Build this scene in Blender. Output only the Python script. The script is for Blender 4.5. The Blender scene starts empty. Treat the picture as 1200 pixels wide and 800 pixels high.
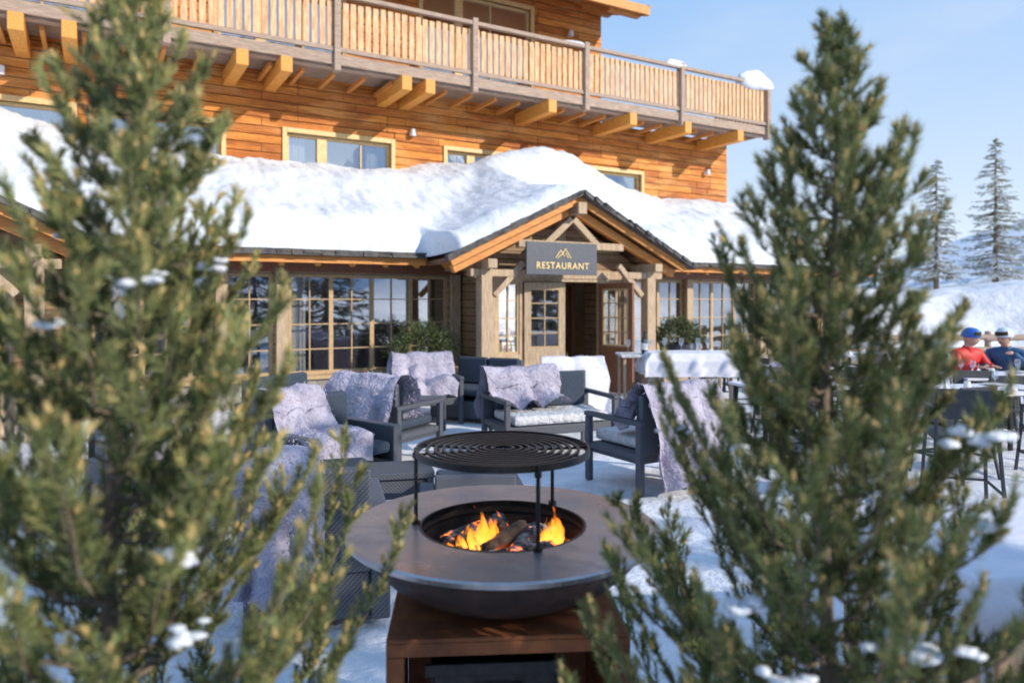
import bpy, math, random, numpy as np, bmesh
from mathutils import Vector, Matrix, noise
random.seed(7); rng=np.random.default_rng(7)
scene=bpy.context.scene
D=bpy.data
R=math.radians
# ------------------------------------------------------------ materials
def newmat(name):
    m=D.materials.new(name); m.use_nodes=True
    nt=m.node_tree; nt.nodes.clear()
    out=nt.nodes.new('ShaderNodeOutputMaterial'); b=nt.nodes.new('ShaderNodeBsdfPrincipled')
    nt.links.new(b.outputs[0],out.inputs[0])
    return m,nt,b,out
def c4(c): return (c[0],c[1],c[2],1)
def mixc(nt,fac,a,b,mode='MIX'):
    n=nt.nodes.new('ShaderNodeMix'); n.data_type='RGBA'; n.blend_type=mode
    for k,v in ((0,fac),(6,a),(7,b)):
        if isinstance(v,bpy.types.NodeSocket): nt.links.new(v,n.inputs[k])
        else: n.inputs[k].default_value=v if k==0 else c4(v)
    return n.outputs[2]
def coords(nt,scale=(1,1,1),rot=(0,0,0)):
    t=nt.nodes.new('ShaderNodeTexCoord'); mp=nt.nodes.new('ShaderNodeMapping')
    mp.inputs['Scale'].default_value=scale; mp.inputs['Rotation'].default_value=rot
    nt.links.new(t.outputs['Object'],mp.inputs[0]); return mp.outputs[0]
def noisen(nt,vec,scale,detail=6,rough=.6,lo=.35,hi=.65):
    n=nt.nodes.new('ShaderNodeTexNoise'); n.inputs['Scale'].default_value=scale
    n.inputs['Detail'].default_value=detail; n.inputs['Roughness'].default_value=rough
    nt.links.new(vec,n.inputs['Vector'])
    r=nt.nodes.new('ShaderNodeMapRange'); r.inputs[1].default_value=lo; r.inputs[2].default_value=hi
    nt.links.new(n.outputs[0],r.inputs[0]); return r.outputs[0]
def bump(nt,b,h,strength,dist):
    n=nt.nodes.new('ShaderNodeBump'); n.inputs['Strength'].default_value=strength; n.inputs['Distance'].default_value=dist
    nt.links.new(h,n.inputs['Height']); nt.links.new(n.outputs[0],b.inputs['Normal'])
def simple(name,c1,c2,scale=8,rough=.6,metal=0,stretch=(1,1,1),bs=.3,bd=.01,r2=None):
    m,nt,b,o=newmat(name); v=coords(nt,stretch)
    f=noisen(nt,v,scale,4); nt.links.new(mixc(nt,f,c1,c2),b.inputs['Base Color'])
    b.inputs['Roughness'].default_value=rough; b.inputs['Metallic'].default_value=metal
    if r2 is not None:
        mr=nt.nodes.new('ShaderNodeMapRange'); mr.inputs[3].default_value=rough; mr.inputs[4].default_value=r2
        nt.links.new(noisen(nt,v,scale*.5),mr.inputs[0]); nt.links.new(mr.outputs[0],b.inputs['Roughness'])
    if bs: bump(nt,b,f,bs,bd)
    return m
def planks(name,c1,c2,mort,w=2.7,h=.17,vert=False,weather=(.3,.1,.03),wamt=.5):
    m,nt,b,o=newmat(name)
    t=nt.nodes.new('ShaderNodeTexCoord'); s=nt.nodes.new('ShaderNodeSeparateXYZ'); cb=nt.nodes.new('ShaderNodeCombineXYZ')
    nt.links.new(t.outputs['Object'],s.inputs[0])
    nt.links.new(s.outputs[0],cb.inputs[1 if vert else 0]); nt.links.new(s.outputs[2],cb.inputs[0 if vert else 1])
    br=nt.nodes.new('ShaderNodeTexBrick'); br.offset=.37; br.offset_frequency=3
    nt.links.new(cb.outputs[0],br.inputs['Vector'])
    br.inputs['Color1'].default_value=c4(c1); br.inputs['Color2'].default_value=c4(c2); br.inputs['Mortar'].default_value=c4(mort)
    br.inputs['Scale'].default_value=1; br.inputs['Mortar Size'].default_value=.009; br.inputs['Mortar Smooth'].default_value=.3
    br.inputs['Brick Width'].default_value=w; br.inputs['Row Height'].default_value=h
    gr=noisen(nt,coords(nt,(18,18,1) if vert else (1.2,8,22)),2,8,.7,.32,.68)
    c=mixc(nt,gr,(.45,.38,.33),(1.2,1.2,1.15)); c=mixc(nt,1.0,br.outputs['Color'],c,'MULTIPLY')
    wn=noisen(nt,coords(nt,(.6,1,2.2)),1.3,5,.6,.48,.66)
    ml=nt.nodes.new('ShaderNodeMath'); ml.operation='MULTIPLY'; ml.inputs[1].default_value=wamt; nt.links.new(wn,ml.inputs[0])
    c=mixc(nt,ml.outputs[0],c,weather)
    dk=noisen(nt,coords(nt,(.5,1,3.0)),1.9,6,.65,.52,.66); ml2=nt.nodes.new('ShaderNodeMath'); ml2.operation='MULTIPLY'; ml2.inputs[1].default_value=.65; nt.links.new(dk,ml2.inputs[0])
    c=mixc(nt,ml2.outputs[0],c,(c2[0]*.5,c2[1]*.38,c2[2]*.35))
    nt.links.new(c,b.inputs['Base Color']); b.inputs['Roughness'].default_value=.62
    iv=nt.nodes.new('ShaderNodeMath'); iv.operation='MULTIPLY_ADD'; iv.inputs[1].default_value=-1
    nt.links.new(br.outputs['Fac'],iv.inputs[0]); nt.links.new(gr,iv.inputs[2])
    bump(nt,b,iv.outputs[0],.6,.014); return m
M={}
def snowmat(name,c1,c2,bs,sc,tram=None,bd=.05):
    m,nt,b,o=newmat(name); v=coords(nt)
    f=noisen(nt,v,sc,8,.65,.3,.7); col=mixc(nt,f,c1,c2)
    if tram:
        f2=noisen(nt,v,.9,7,.7,.5,.66); col=mixc(nt,f2,col,tram)
    nt.links.new(col,b.inputs['Base Color']); b.inputs['Roughness'].default_value=.6
    b.inputs['Specular IOR Level'].default_value=.2
    bump(nt,b,f,bs,bd); return m
M['snow']=snowmat('snow',(.64,.69,.77),(.74,.77,.81),.5,2.2,bd=.07)
M['gsnow']=snowmat('trodden_snow',(.68,.71,.78),(.80,.81,.85),.7,2.5,(.50,.53,.59))
M['plank']=planks('larch_planks',(.82,.31,.042),(.48,.14,.016),(.08,.024,.006),w=1.9,weather=(.84,.46,.16),wamt=.45)
M['plank_tan']=planks('tan_planks',(.46,.33,.2),(.38,.26,.15),(.1,.07,.04),w=3,h=.14,wamt=.3,weather=(.3,.2,.12))
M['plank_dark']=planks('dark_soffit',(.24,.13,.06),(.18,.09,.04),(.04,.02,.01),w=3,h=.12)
M['beam']=simple('larch_beam',(.70,.31,.08),(.50,.19,.04),6,.6,0,(1,8,8),.3)
M['beamx']=simple('larch_beam_cross',(.76,.36,.07),(.58,.23,.04),6,.6,0,(8,1,8),.3)
M['rail']=simple('weathered_rail',(.44,.33,.25),(.28,.20,.15),5,.75,0,(1,7,9),.4)
M['picket']=simple('picket_wood',(.76,.50,.28),(.50,.27,.13),4,.7,0,(7,7,1),.4)
M['tan']=simple('aged_post_wood',(.52,.40,.27),(.34,.24,.15),5,.7,0,(8,8,1),.4)
M['frame']=simple('window_frame_wood',(.50,.36,.2),(.40,.27,.14),6,.5,0,(3,3,3),.1)
M['yframe']=simple('pale_frame_wood',(.70,.50,.24),(.60,.38,.14),6,.5,0,(3,3,3),.1)
M['door']=simple('door_wood',(.24,.095,.045),(.15,.055,.03),6,.5,0,(8,8,1),.2)
M['slate']=simple('slate',(.05,.05,.055),(.13,.12,.11),9,.8)
M['corten']=simple('corten_steel',(.32,.11,.04),(.16,.055,.025),7,.7,.15,bs=.35,bd=.003)
M['bowl']=simple('bowl_steel',(.08,.045,.036),(.035,.027,.025),9,.5,.5,bs=.2,bd=.002,r2=.7)
M['black']=simple('black_steel',(.02,.02,.022),(.035,.035,.038),30,.42,.7,bs=.15,bd=.001)
M['navy']=simple('navy_fabric',(.028,.042,.066),(.042,.06,.088),60,.9,0,bs=.4,bd=.003)
M['ltcush']=simple('sheepskin',(.66,.65,.66),(.52,.52,.54),14,.95,0,bs=.8,bd=.02)
M['throw']=simple('fur_throw',(.47,.44,.53),(.30,.28,.36),6,.95,0,bs=.9,bd=.03)
M['fuzz']=simple('fur_pile',(.53,.49,.58),(.36,.33,.42),6,.95,0,bs=0)
M['white']=simple('white_cloth',(.72,.72,.78),(.64,.64,.72),5,.85,0,bs=.3,bd=.01)
M['china']=simple('white_china',(.8,.8,.8),(.75,.75,.75),5,.2,0,bs=0)
M['sign']=simple('sign_panel',(.055,.065,.085),(.07,.08,.1),20,.5,0,bs=.05)
M['gold']=simple('gold_letters',(.75,.58,.27),(.7,.52,.24),20,.4,.3,bs=0)
M['bottle']=simple('dark_bottle_glass',(.01,.02,.012),(.015,.025,.02),5,.08,0,bs=0)
M['pot']=simple('planter',(.03,.035,.045),(.045,.05,.06),9,.6,0,bs=.1)
M['bark']=simple('bark',(.24,.18,.13),(.12,.09,.065),40,.9,0,(1,1,.3),.7,.006)
M['inside']=simple('interior_wall',(.40,.30,.2),(.30,.21,.14),2,.8)
M['curtain']=simple('curtain',(.66,.64,.61),(.55,.53,.5),6,.9,0,(8,1,.3))
M['skin']=simple('skin',(.55,.33,.24),(.5,.28,.2),20,.5,0,bs=0)
M['red']=simple('red_jacket',(.66,.025,.02),(.5,.02,.02),12,.6)
M['blue']=simple('blue_jacket',(.03,.11,.24),(.02,.07,.16),12,.6)
M['trouser']=simple('ski_trousers',(.03,.03,.04),(.05,.05,.06),12,.7)
M['boot']=simple('ski_boot',(.04,.04,.045),(.08,.08,.08),12,.4)
M['helmB']=simple('blue_helmet',(.02,.12,.45),(.03,.15,.5),12,.3,bs=0)
M['helmW']=simple('white_helmet',(.5,.62,.7),(.6,.7,.75),12,.3,bs=0)
M['gog']=simple('goggle_lens',(.03,.02,.02),(.08,.04,.02),12,.1,.3,bs=0)
M['hair']=simple('hair',(.06,.035,.02),(.03,.02,.01),30,.6)
M['bud']=simple('pine_bud',(.58,.42,.17),(.42,.27,.10),30,.6,0,bs=0)
def wicker():
    m,nt,b,o=newmat('woven_rattan'); v=coords(nt,(1,1,1))
    w1=nt.nodes.new('ShaderNodeTexWave'); w1.inputs['Scale'].default_value=38; w1.bands_direction='Z'
    w2=nt.nodes.new('ShaderNodeTexWave'); w2.inputs['Scale'].default_value=24; w2.bands_direction='DIAGONAL'
    nt.links.new(v,w1.inputs[0]); nt.links.new(v,w2.inputs[0])
    mm=nt.nodes.new('ShaderNodeMath'); mm.operation='MULTIPLY'; nt.links.new(w1.outputs['Fac'],mm.inputs[0]); nt.links.new(w2.outputs['Fac'],mm.inputs[1])
    nt.links.new(mixc(nt,mm.outputs[0],(.05,.056,.07),(.14,.15,.18)),b.inputs['Base Color'])
    b.inputs['Roughness'].default_value=.6; bump(nt,b,mm.outputs[0],.5,.004); return m
M['wicker']=wicker()
def stone():
    m,nt,b,o=newmat('stone_masonry'); v=coords(nt,(1,1,1.7))
    vo=nt.nodes.new('ShaderNodeTexVoronoi'); vo.inputs['Scale'].default_value=5.5; nt.links.new(v,vo.inputs['Vector'])
    vd=nt.nodes.new('ShaderNodeTexVoronoi'); vd.feature='DISTANCE_TO_EDGE'; vd.inputs['Scale'].default_value=5.5; nt.links.new(v,vd.inputs['Vector'])
    mr=nt.nodes.new('ShaderNodeMapRange'); mr.inputs[1].default_value=.02; mr.inputs[2].default_value=.07; nt.links.new(vd.outputs['Distance'],mr.inputs[0])
    hs=nt.nodes.new('ShaderNodeSeparateColor'); nt.links.new(vo.outputs['Color'],hs.inputs[0])
    c=mixc(nt,hs.outputs[0],(.24,.22,.19),(.42,.39,.34)); c=mixc(nt,mr.outputs[0],(.3,.29,.27),c)
    nt.links.new(c,b.inputs['Base Color']); b.inputs['Roughness'].default_value=.85; bump(nt,b,mr.outputs[0],.7,.03); return m
M['stone']=stone()
def glass(name,fac,tint=(.85,.9,.95)):
    m,nt,b,o=newmat(name); nt.nodes.remove(b)
    t=nt.nodes.new('ShaderNodeBsdfTransparent'); t.inputs[0].default_value=c4(tint)
    g=nt.nodes.new('ShaderNodeBsdfGlossy'); g.inputs['Roughness'].default_value=.02; g.inputs[0].default_value=(.9,.95,1,1)
    x=nt.nodes.new('ShaderNodeMixShader'); x.inputs[0].default_value=fac
    nz=nt.nodes.new('ShaderNodeTexNoise'); nz.inputs['Scale'].default_value=1.2; bp=nt.nodes.new('ShaderNodeBump'); bp.inputs['Strength'].default_value=.15; bp.inputs['Distance'].default_value=.02
    nt.links.new(coords(nt),nz.inputs['Vector']); nt.links.new(nz.outputs[0],bp.inputs['Height']); nt.links.new(bp.outputs[0],g.inputs['Normal'])
    nt.links.new(t.outputs[0],x.inputs[1]); nt.links.new(g.outputs[0],x.inputs[2]); nt.links.new(x.outputs[0],o.inputs[0]); return m
M['glass']=glass('window_glass',.40); M['glassu']=glass('upper_window_glass',.55); M['wineglass']=glass('glassware',.25,(.95,.97,1))
def plate_mat():
    m,nt,b,o=newmat('seasoned_steel_plate'); v=coords(nt)
    f=noisen(nt,v,3.5,6,.6,.35,.65); g=noisen(nt,v,25,6,.7,.35,.65)
    c=mixc(nt,f,(.50,.48,.50),(.31,.285,.285)); c=mixc(nt,g,c,(.40,.375,.38)); nt.links.new(c,b.inputs['Base Color'])
    b.inputs['Metallic'].default_value=.85
    mr=nt.nodes.new('ShaderNodeMapRange'); mr.inputs[3].default_value=.22; mr.inputs[4].default_value=.42
    nt.links.new(f,mr.inputs[0]); nt.links.new(mr.outputs[0],b.inputs['Roughness']); bump(nt,b,g,.12,.002); return m
M['plate']=plate_mat()
def leafmat(name):
    m,nt,b,o=newmat(name); a=nt.nodes.new('ShaderNodeAttribute'); a.attribute_name='Col'
    nt.links.new(a.outputs['Color'],b.inputs['Base Color']); b.inputs['Roughness'].default_value=.5; b.inputs['Specular IOR Level'].default_value=.3
    return m
M['leaf']=leafmat('pine_needles')
def charmat():
    m,nt,b,o=newmat('charred_log'); v=coords(nt)
    f=noisen(nt,v,22,7,.7,.45,.6); nt.links.new(mixc(nt,f,(.02,.017,.016),(.36,.35,.37)),b.inputs['Base Color'])
    e=noisen(nt,v,14,4,.6,.57,.66); b.inputs['Emission Color'].default_value=(1,.22,.03,1); b.inputs['Roughness'].default_value=.9
    ml=nt.nodes.new('ShaderNodeMath'); ml.operation='MULTIPLY'; ml.inputs[1].default_value=3; nt.links.new(e,ml.inputs[0]); nt.links.new(ml.outputs[0],b.inputs['Emission Strength'])
    bump(nt,b,f,.8,.012); return m
M['char']=charmat()
M['logw']=simple('half_burnt_log',(.36,.19,.10),(.06,.035,.02),10,.85,0,(1,1,1),.6)
def flamemat():
    m,nt,b,o=newmat('flame'); nt.nodes.remove(b)
    a=nt.nodes.new('ShaderNodeAttribute'); a.attribute_name='Col'
    s=nt.nodes.new('ShaderNodeSeparateColor'); nt.links.new(a.outputs['Color'],s.inputs[0])
    cr=nt.nodes.new('ShaderNodeValToRGB'); el=cr.color_ramp.elements
    el[0].position=0; el[0].color=(1,.55,.12,1); el[1].position=1; el[1].color=(1,.14,.01,1)
    e2=el.new(.4); e2.color=(1,.36,.035,1); nt.links.new(s.outputs[0],cr.inputs[0])
    em=nt.nodes.new('ShaderNodeEmission'); em.inputs[1].default_value=2.4; nt.links.new(cr.outputs[0],em.inputs[0])
    t=nt.nodes.new('ShaderNodeBsdfTransparent'); x=nt.nodes.new('ShaderNodeMixShader')
    n=noisen(nt,coords(nt,(1,1,.35)),34,3,.6,.36,.64)
    ad=nt.nodes.new('ShaderNodeMath'); ad.operation='SUBTRACT'; nt.links.new(n,ad.inputs[0])
    p=nt.nodes.new('ShaderNodeMath'); p.operation='MULTIPLY_ADD'; p.inputs[1].default_value=1.5; p.inputs[2].default_value=-.5; nt.links.new(s.outputs[0],p.inputs[0]); nt.links.new(p.outputs[0],ad.inputs[1])
    ad.use_clamp=True
    nt.links.new(ad.outputs[0],x.inputs[0]); nt.links.new(t.outputs[0],x.inputs[1]); nt.links.new(em.outputs[0],x.inputs[2]); nt.links.new(x.outputs[0],o.inputs[0]); return m
M['flame']=flamemat()
# ------------------------------------------------------------ mesh helpers
def link(o,parent=None):
    scene.collection.objects.link(o)
    if parent: o.parent=parent
    return o
def empty(name,loc=(0,0,0),rz=0):
    e=D.objects.new(name,None); e.location=loc; e.rotation_euler=(0,0,rz); e.empty_display_size=.2
    return link(e)
class P:
    def __init__(s): s.v=[]; s.f=[]
    def add(s,vs,fs):
        o=len(s.v); s.v+= [tuple(v) for v in vs]; s.f+=[tuple(i+o for i in f) for f in fs]
    def box(s,x0,x1,y0,y1,z0,z1):
        s.add([(x0,y0,z0),(x1,y0,z0),(x1,y1,z0),(x0,y1,z0),(x0,y0,z1),(x1,y0,z1),(x1,y1,z1),(x0,y1,z1)],
              [(0,3,2,1),(4,5,6,7),(0,1,5,4),(1,2,6,5),(2,3,7,6),(3,0,4,7)])
    def beam(s,p0,p1,w,h,up=(0,0,1)):
        p0=Vector(p0);p1=Vector(p1);a=(p1-p0).normalized();u=Vector(up)
        sd=a.cross(u).normalized();u=sd.cross(a).normalized();vs=[]
        for p in (p0,p1):
            for i,j in ((-1,-1),(1,-1),(1,1),(-1,1)): vs.append(p+sd*i*w/2+u*j*h/2)
        s.add(vs,[(0,3,2,1),(4,5,6,7),(0,1,5,4),(1,2,6,5),(2,3,7,6),(3,0,4,7)])
    def cyl(s,p0,p1,r0,r1=None,n=12,cap=True):
        r1=r0 if r1 is None else r1
        p0=Vector(p0);p1=Vector(p1);a=(p1-p0).normalized();t=Vector((0,0,1)) if abs(a.z)<.9 else Vector((1,0,0))
        u=a.cross(t).normalized();w=a.cross(u);vs=[]
        for p,r in ((p0,r0),(p1,r1)):
            for i in range(n):
                th=2*math.pi*i/n; vs.append(p+(u*math.cos(th)+w*math.sin(th))*r)
        fs=[(i,(i+1)%n,n+(i+1)%n,n+i) for i in range(n)]
        if cap: fs+=[tuple(range(n))[::-1],tuple(range(n,2*n))]
        s.add(vs,fs)
    def lathe(s,prof,c=(0,0,0),n=32,closed=False):
        vs=[];m=len(prof)
        for r,z in prof:
            for i in range(n):
                th=2*math.pi*i/n; vs.append((c[0]+r*math.cos(th),c[1]+r*math.sin(th),c[2]+z))
        fs=[]
        for j in range(m if closed else m-1):
            k=(j+1)%m
            for i in range(n): fs.append((j*n+i,j*n+(i+1)%n,k*n+(i+1)%n,k*n+i))
        s.add(vs,fs)
    def ring(s,c,r,t,n=48,h=None):
        h=h or t
        s.lathe([(r-t,-h),(r+t,-h),(r+t,h),(r-t,h)],c,n,True)
    def build(s,name,mat,parent=None,bevel=0,smooth=False):
        me=D.meshes.new(name); me.from_pydata(s.v,[],s.f); me.materials.append(mat)
        me.update()
        o=D.objects.new(name,me); link(o,parent)
        if smooth: me.polygons.foreach_set('use_smooth',[True]*len(me.polygons))
        if bevel:
            b=o.modifiers.new('b','BEVEL'); b.width=bevel; b.segments=2; b.limit_method='ANGLE'
        return o
def npmesh(name,V,F,mat,parent=None,col=None,smooth=False):
    V=np.asarray(V,dtype=np.float32);F=np.asarray(F,dtype=np.int32);k=F.shape[1]
    me=D.meshes.new(name); me.vertices.add(len(V)); me.vertices.foreach_set('co',V.ravel())
    me.loops.add(F.size); me.loops.foreach_set('vertex_index',F.ravel())
    me.polygons.add(len(F)); me.polygons.foreach_set('loop_start',np.arange(0,F.size,k,dtype=np.int32))
    try: me.polygons.foreach_set('loop_total',np.full(len(F),k,dtype=np.int32))
    except Exception: pass
    me.update(calc_edges=True); me.validate()
    if smooth: me.polygons.foreach_set('use_smooth',[True]*len(me.polygons))
    if col is not None:
        a=me.color_attributes.new('Col','FLOAT_COLOR','POINT'); cc=np.ones((len(V),4),dtype=np.float32); cc[:,:3]=col; a.data.foreach_set('color',cc.ravel())
    me.materials.append(mat); o=D.objects.new(name,me); link(o,parent); return o
def grid_faces(nu,nv):
    i,j=np.meshgrid(np.arange(nu-1),np.arange(nv-1),indexing='ij'); a=(i*nv+j).ravel()
    return np.stack([a,a+nv,a+nv+1,a+1],1)
def wall(name,x0,x1,z0,z1,yf,th,ops,mat,parent):
    xs=sorted({x0,x1,*[o[0] for o in ops],*[o[1] for o in ops]}); zs=sorted({z0,z1,*[o[2] for o in ops],*[o[3] for o in ops]})
    def filled(i,j):
        if i<0 or j<0 or i>=len(xs)-1 or j>=len(zs)-1: return False
        cx=(xs[i]+xs[i+1])/2;cz=(zs[j]+zs[j+1])/2
        return not any(o[0]<cx<o[1] and o[2]<cz<o[3] for o in ops)
    p=P();y0=yf;y1=yf+th
    for i in range(len(xs)-1):
        for j in range(len(zs)-1):
            if not filled(i,j): continue
            a,b,c,d=xs[i],xs[i+1],zs[j],zs[j+1]
            p.add([(a,y0,c),(b,y0,c),(b,y0,d),(a,y0,d)],[(0,1,2,3)]); p.add([(a,y1,c),(b,y1,c),(b,y1,d),(a,y1,d)],[(3,2,1,0)])
            if not filled(i-1,j): p.add([(a,y0,c),(a,y1,c),(a,y1,d),(a,y0,d)],[(3,2,1,0)])
            if not filled(i+1,j): p.add([(b,y0,c),(b,y1,c),(b,y1,d),(b,y0,d)],[(0,1,2,3)])
            if not filled(i,j-1): p.add([(a,y0,c),(b,y0,c),(b,y1,c),(a,y1,c)],[(3,2,1,0)])
            if not filled(i,j+1): p.add([(a,y0,d),(b,y0,d),(b,y1,d),(a,y1,d)],[(0,1,2,3)])
    return p.build(name,mat,parent)
def clad(name,x0,x1,z0,z1,yf,ops,mat,parent,h=.17):
    p=P(); rd=random.Random(5); k=math.floor(z0/h)
    while k*h<z1:
        a=max(z0,k*h)+.004; b=min(z1,(k+1)*h)-.004; k+=1
        if b-a<.03: continue
        iv=[(x0,x1)]
        for o in ops:
            if o[2]-.001<b and o[3]+.1>a:
                nv=[]
                for u,v in iv:
                    l,r=o[0]-.09,o[1]+.09
                    if r<=u or l>=v: nv.append((u,v))
                    else:
                        if l>u: nv.append((u,l))
                        if r<v: nv.append((r,v))
                iv=nv
        for u,v in iv:
            x=u
            while x<v-.01:
                e=min(v,x+rd.uniform(1.2,3.6)); 
                if v-e<.4: e=v
                pr=rd.uniform(.010,.034); p.box(x+.002,e-.002,yf-pr,yf-.002,a,b); x=e
    return p.build(name,mat,parent,.008)
# ------------------------------------------------------------ ground
def sstep(a,b,x): 
    t=np.clip((x-a)/(b-a),0,1); return t*t*(3-2*t)
def gh(x,y):
    x=np.asarray(x,float);y=np.asarray(y,float);r=np.hypot(x,y)
    h=.012*np.sin(2.1*x+.7*np.sin(1.7*y))*np.cos(1.9*y+.3*x)+.006*np.sin(7.3*x+2*np.sin(3*y))*np.sin(6.1*y)
    bank=sstep(17.5,19.2,y+.4*np.sin(x*.9))*sstep(6,9,x)*(1-sstep(60,90,r))
    h=h+bank*(1.85+.14*np.sin(1.3*x+.5*y)+.12*np.sin(3.7*x+1.1*np.sin(2.3*y))+.08*np.sin(8.1*x))
    h=h+6.8*np.exp(-((x-44)/15)**2-((y-58)/17)**2)+.3*np.sin(x*.4)*np.sin(y*.3)*sstep(25,40,r)*(1-sstep(80,110,r))
    back=sstep(.25,-.3,y/(r+1e-6))
    h=h+back*sstep(120,560,r)*(95+45*np.sin(np.arctan2(y,x)*9)+25*np.sin(np.arctan2(y,x)*23+r*.01)+12*np.sin(x*.05)*np.cos(y*.06))
    return h
n=500;t=np.linspace(-1,1,n);ax=900*np.sign(t)*np.abs(t)**3
X,Y=np.meshgrid(ax,ax,indexing='ij');Z=gh(X,Y)
npmesh('snow_ground',np.stack([X.ravel(),Y.ravel(),Z.ravel()],1),grid_faces(n,n),M['gsnow'],smooth=True)
# ------------------------------------------------------------ chalet
B=empty('wooden_chalet_restaurant',(-2.83,12.04,0),R(30))
GC=[3.63,-5.9]
lw=[(-8.6,-7.9,.47,2.1),(-3.6,-1.98,.47,2.1),(-1.8,-1.1,.47,2.1),(-.86,1.95,.47,2.1),(5.55,7.6,.47,2.1),(7.8,9.9,.47,2.1),(10.1,12.2,.47,2.1)]
wall('lower_wall',-9,13,.4,2.3,0,.18,lw+[(2.25,5.05,.41,2.06)],M['plank_tan'],B)
p=P(); p.box(-9,2.15,-.07,.17,-.1,.4); p.box(5.15,13,-.07,.17,-.1,.4); p.build('stone_plinth',M['stone'],B,.01)
p=P(); p.box(-9.1,2.1,-.13,.2,.4,.455); p.box(5.1,13,-.13,.2,.4,.455); p.build('sill',M['frame'],B,.006)
p=P(); p.box(-9.1,13,-.11,-.003,2.13,2.29); p.build('lintel_beam',M['door'],B,.01)
posts=P()
for s in (-3.8,-1.88,-.98,2.06,5.36,7.7,10.0,12.4): posts.box(s-.09,s+.09,-.1,-.004,.457,2.128)
posts.build('facade_posts',M['tan'],B,.01)
def casement(ops,y,cols,rows,thick,fr,gm,parent,nm,f=.055,bt=.018):
    a=P();g=P()
    for k,(x0,x1,z0,z1) in enumerate(ops):
        a.box(x0,x0+f,y,y+.06,z0,z1);a.box(x1-f,x1,y,y+.06,z0,z1);a.box(x0+f,x1-f,y,y+.06,z0,z0+f);a.box(x0+f,x1-f,y,y+.06,z1-f,z1)
        c=cols if isinstance(cols,int) else cols[k]
        for i in range(1,c):
            x=x0+(x1-x0)*i/c; w=.035 if i%thick==0 else bt/2
            a.box(x-w,x+w,y+.005,y+.055,z0+f,z1-f)
        for j in range(1,rows):
            z=z0+(z1-z0)*j/rows; a.box(x0+f,x1-f,y+.01,y+.05,z-bt/2,z+bt/2)
        g.add([(x0,y+.03,z0),(x1,y+.03,z0),(x1,y+.03,z1),(x0,y+.03,z1)],[(0,1,2,3)])
    a.build(nm+'_frames',fr,parent); g.build(nm+'_glass',gm,parent)
casement(lw,.05,[2,5,2,8,6,6,6],4,2,M['frame'],M['glass'],B,'ground_windows')
p=P(); p.box(-9,13,5.5,5.6,0,2.9); p.box(-9,13,.2,5.5,-.02,.42); p.box(-9,13,.2,5.5,2.5,2.6); p.box(-9.1,-9,.0,5.6,0,3); p.box(13,13.1,0,5.6,0,3); p.build('interior_room',M['inside'],B)
p=P()
for i,s in enumerate((-3,-1.2,.2,1.5,6.4,8.5)):
    p.box(s-.4,s+.4,1.1,1.8,1.12,1.16); p.box(s-.04,s+.04,1.4,1.48,.42,1.12)
    for q in (-.55,.4): p.box(s+q,s+q+.06,1.2,1.65,.42,1.38)
p.build('interior_tables',M['tan'],B)
p=P()
for s in (-3.5,-.75,5.65,9.7): 
    for k in range(5): p.cyl((s+k*.05,.3+.02*(k%2),.5),(s+k*.05,.3+.02*(k%2),2.1),.03,n=8)
p.build('curtains',M['curtain'],B)
def roofz(d): return 2.36+(.65-d)*.425
p=P()
p.add([(-9.3,-.65,roofz(.65)-.06),(13.3,-.65,roofz(.65)-.06),(13.3,3,roofz(-3)-.06),(-9.3,3,roofz(-3)-.06),(-9.3,-.65,roofz(.65)),(13.3,-.65,roofz(.65)),(13.3,3,roofz(-3)),(-9.3,3,roofz(-3))],[(0,3,2,1),(4,5,6,7),(0,1,5,4),(1,2,6,5),(2,3,7,6),(3,0,4,7)])
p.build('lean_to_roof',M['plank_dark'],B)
p=P()
for a,b in ((-3.5,1.25),(6.0,13.3)): p.box(a,b,-.70,-.655,2.25,2.36)
p.build('eave_fascia',M['beam'],B,.005)
p=P(); s=-8.8
while s<13: p.beam((s,-.62,roofz(.62)-.12),(s,.02,roofz(-.02)-.12),.08,.1); s+=.55
p.build('rafter_tails',M['beamx'],B)
p=P(); s=-3.4
while s<13.2:
    w=random.uniform(.12,.34)
    if not(1.2<s<6.0): 
        for L in range(3): p.box(s,s+w*.95,-.80-random.uniform(0,.06)+L*.02,-.6,2.362+L*.032,2.390+L*.032)
    s+=w
for c in GC:
    for sg in (-1,1):
        q=0
        while q<2.48:
            w=random.uniform(.12,.3)
            for L in range(3):
                a=c+sg*q;b=c+sg*(q+w)
                za=3.472-q*.47+L*.030;zb=3.472-(q+w)*.47+L*.030
                p.beam((a,-1.72-random.uniform(0,.07),za),(b,-1.72,zb),.18,.026)
            q+=w*.97
p.build('slate_edges',M['slate'],B)
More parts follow.
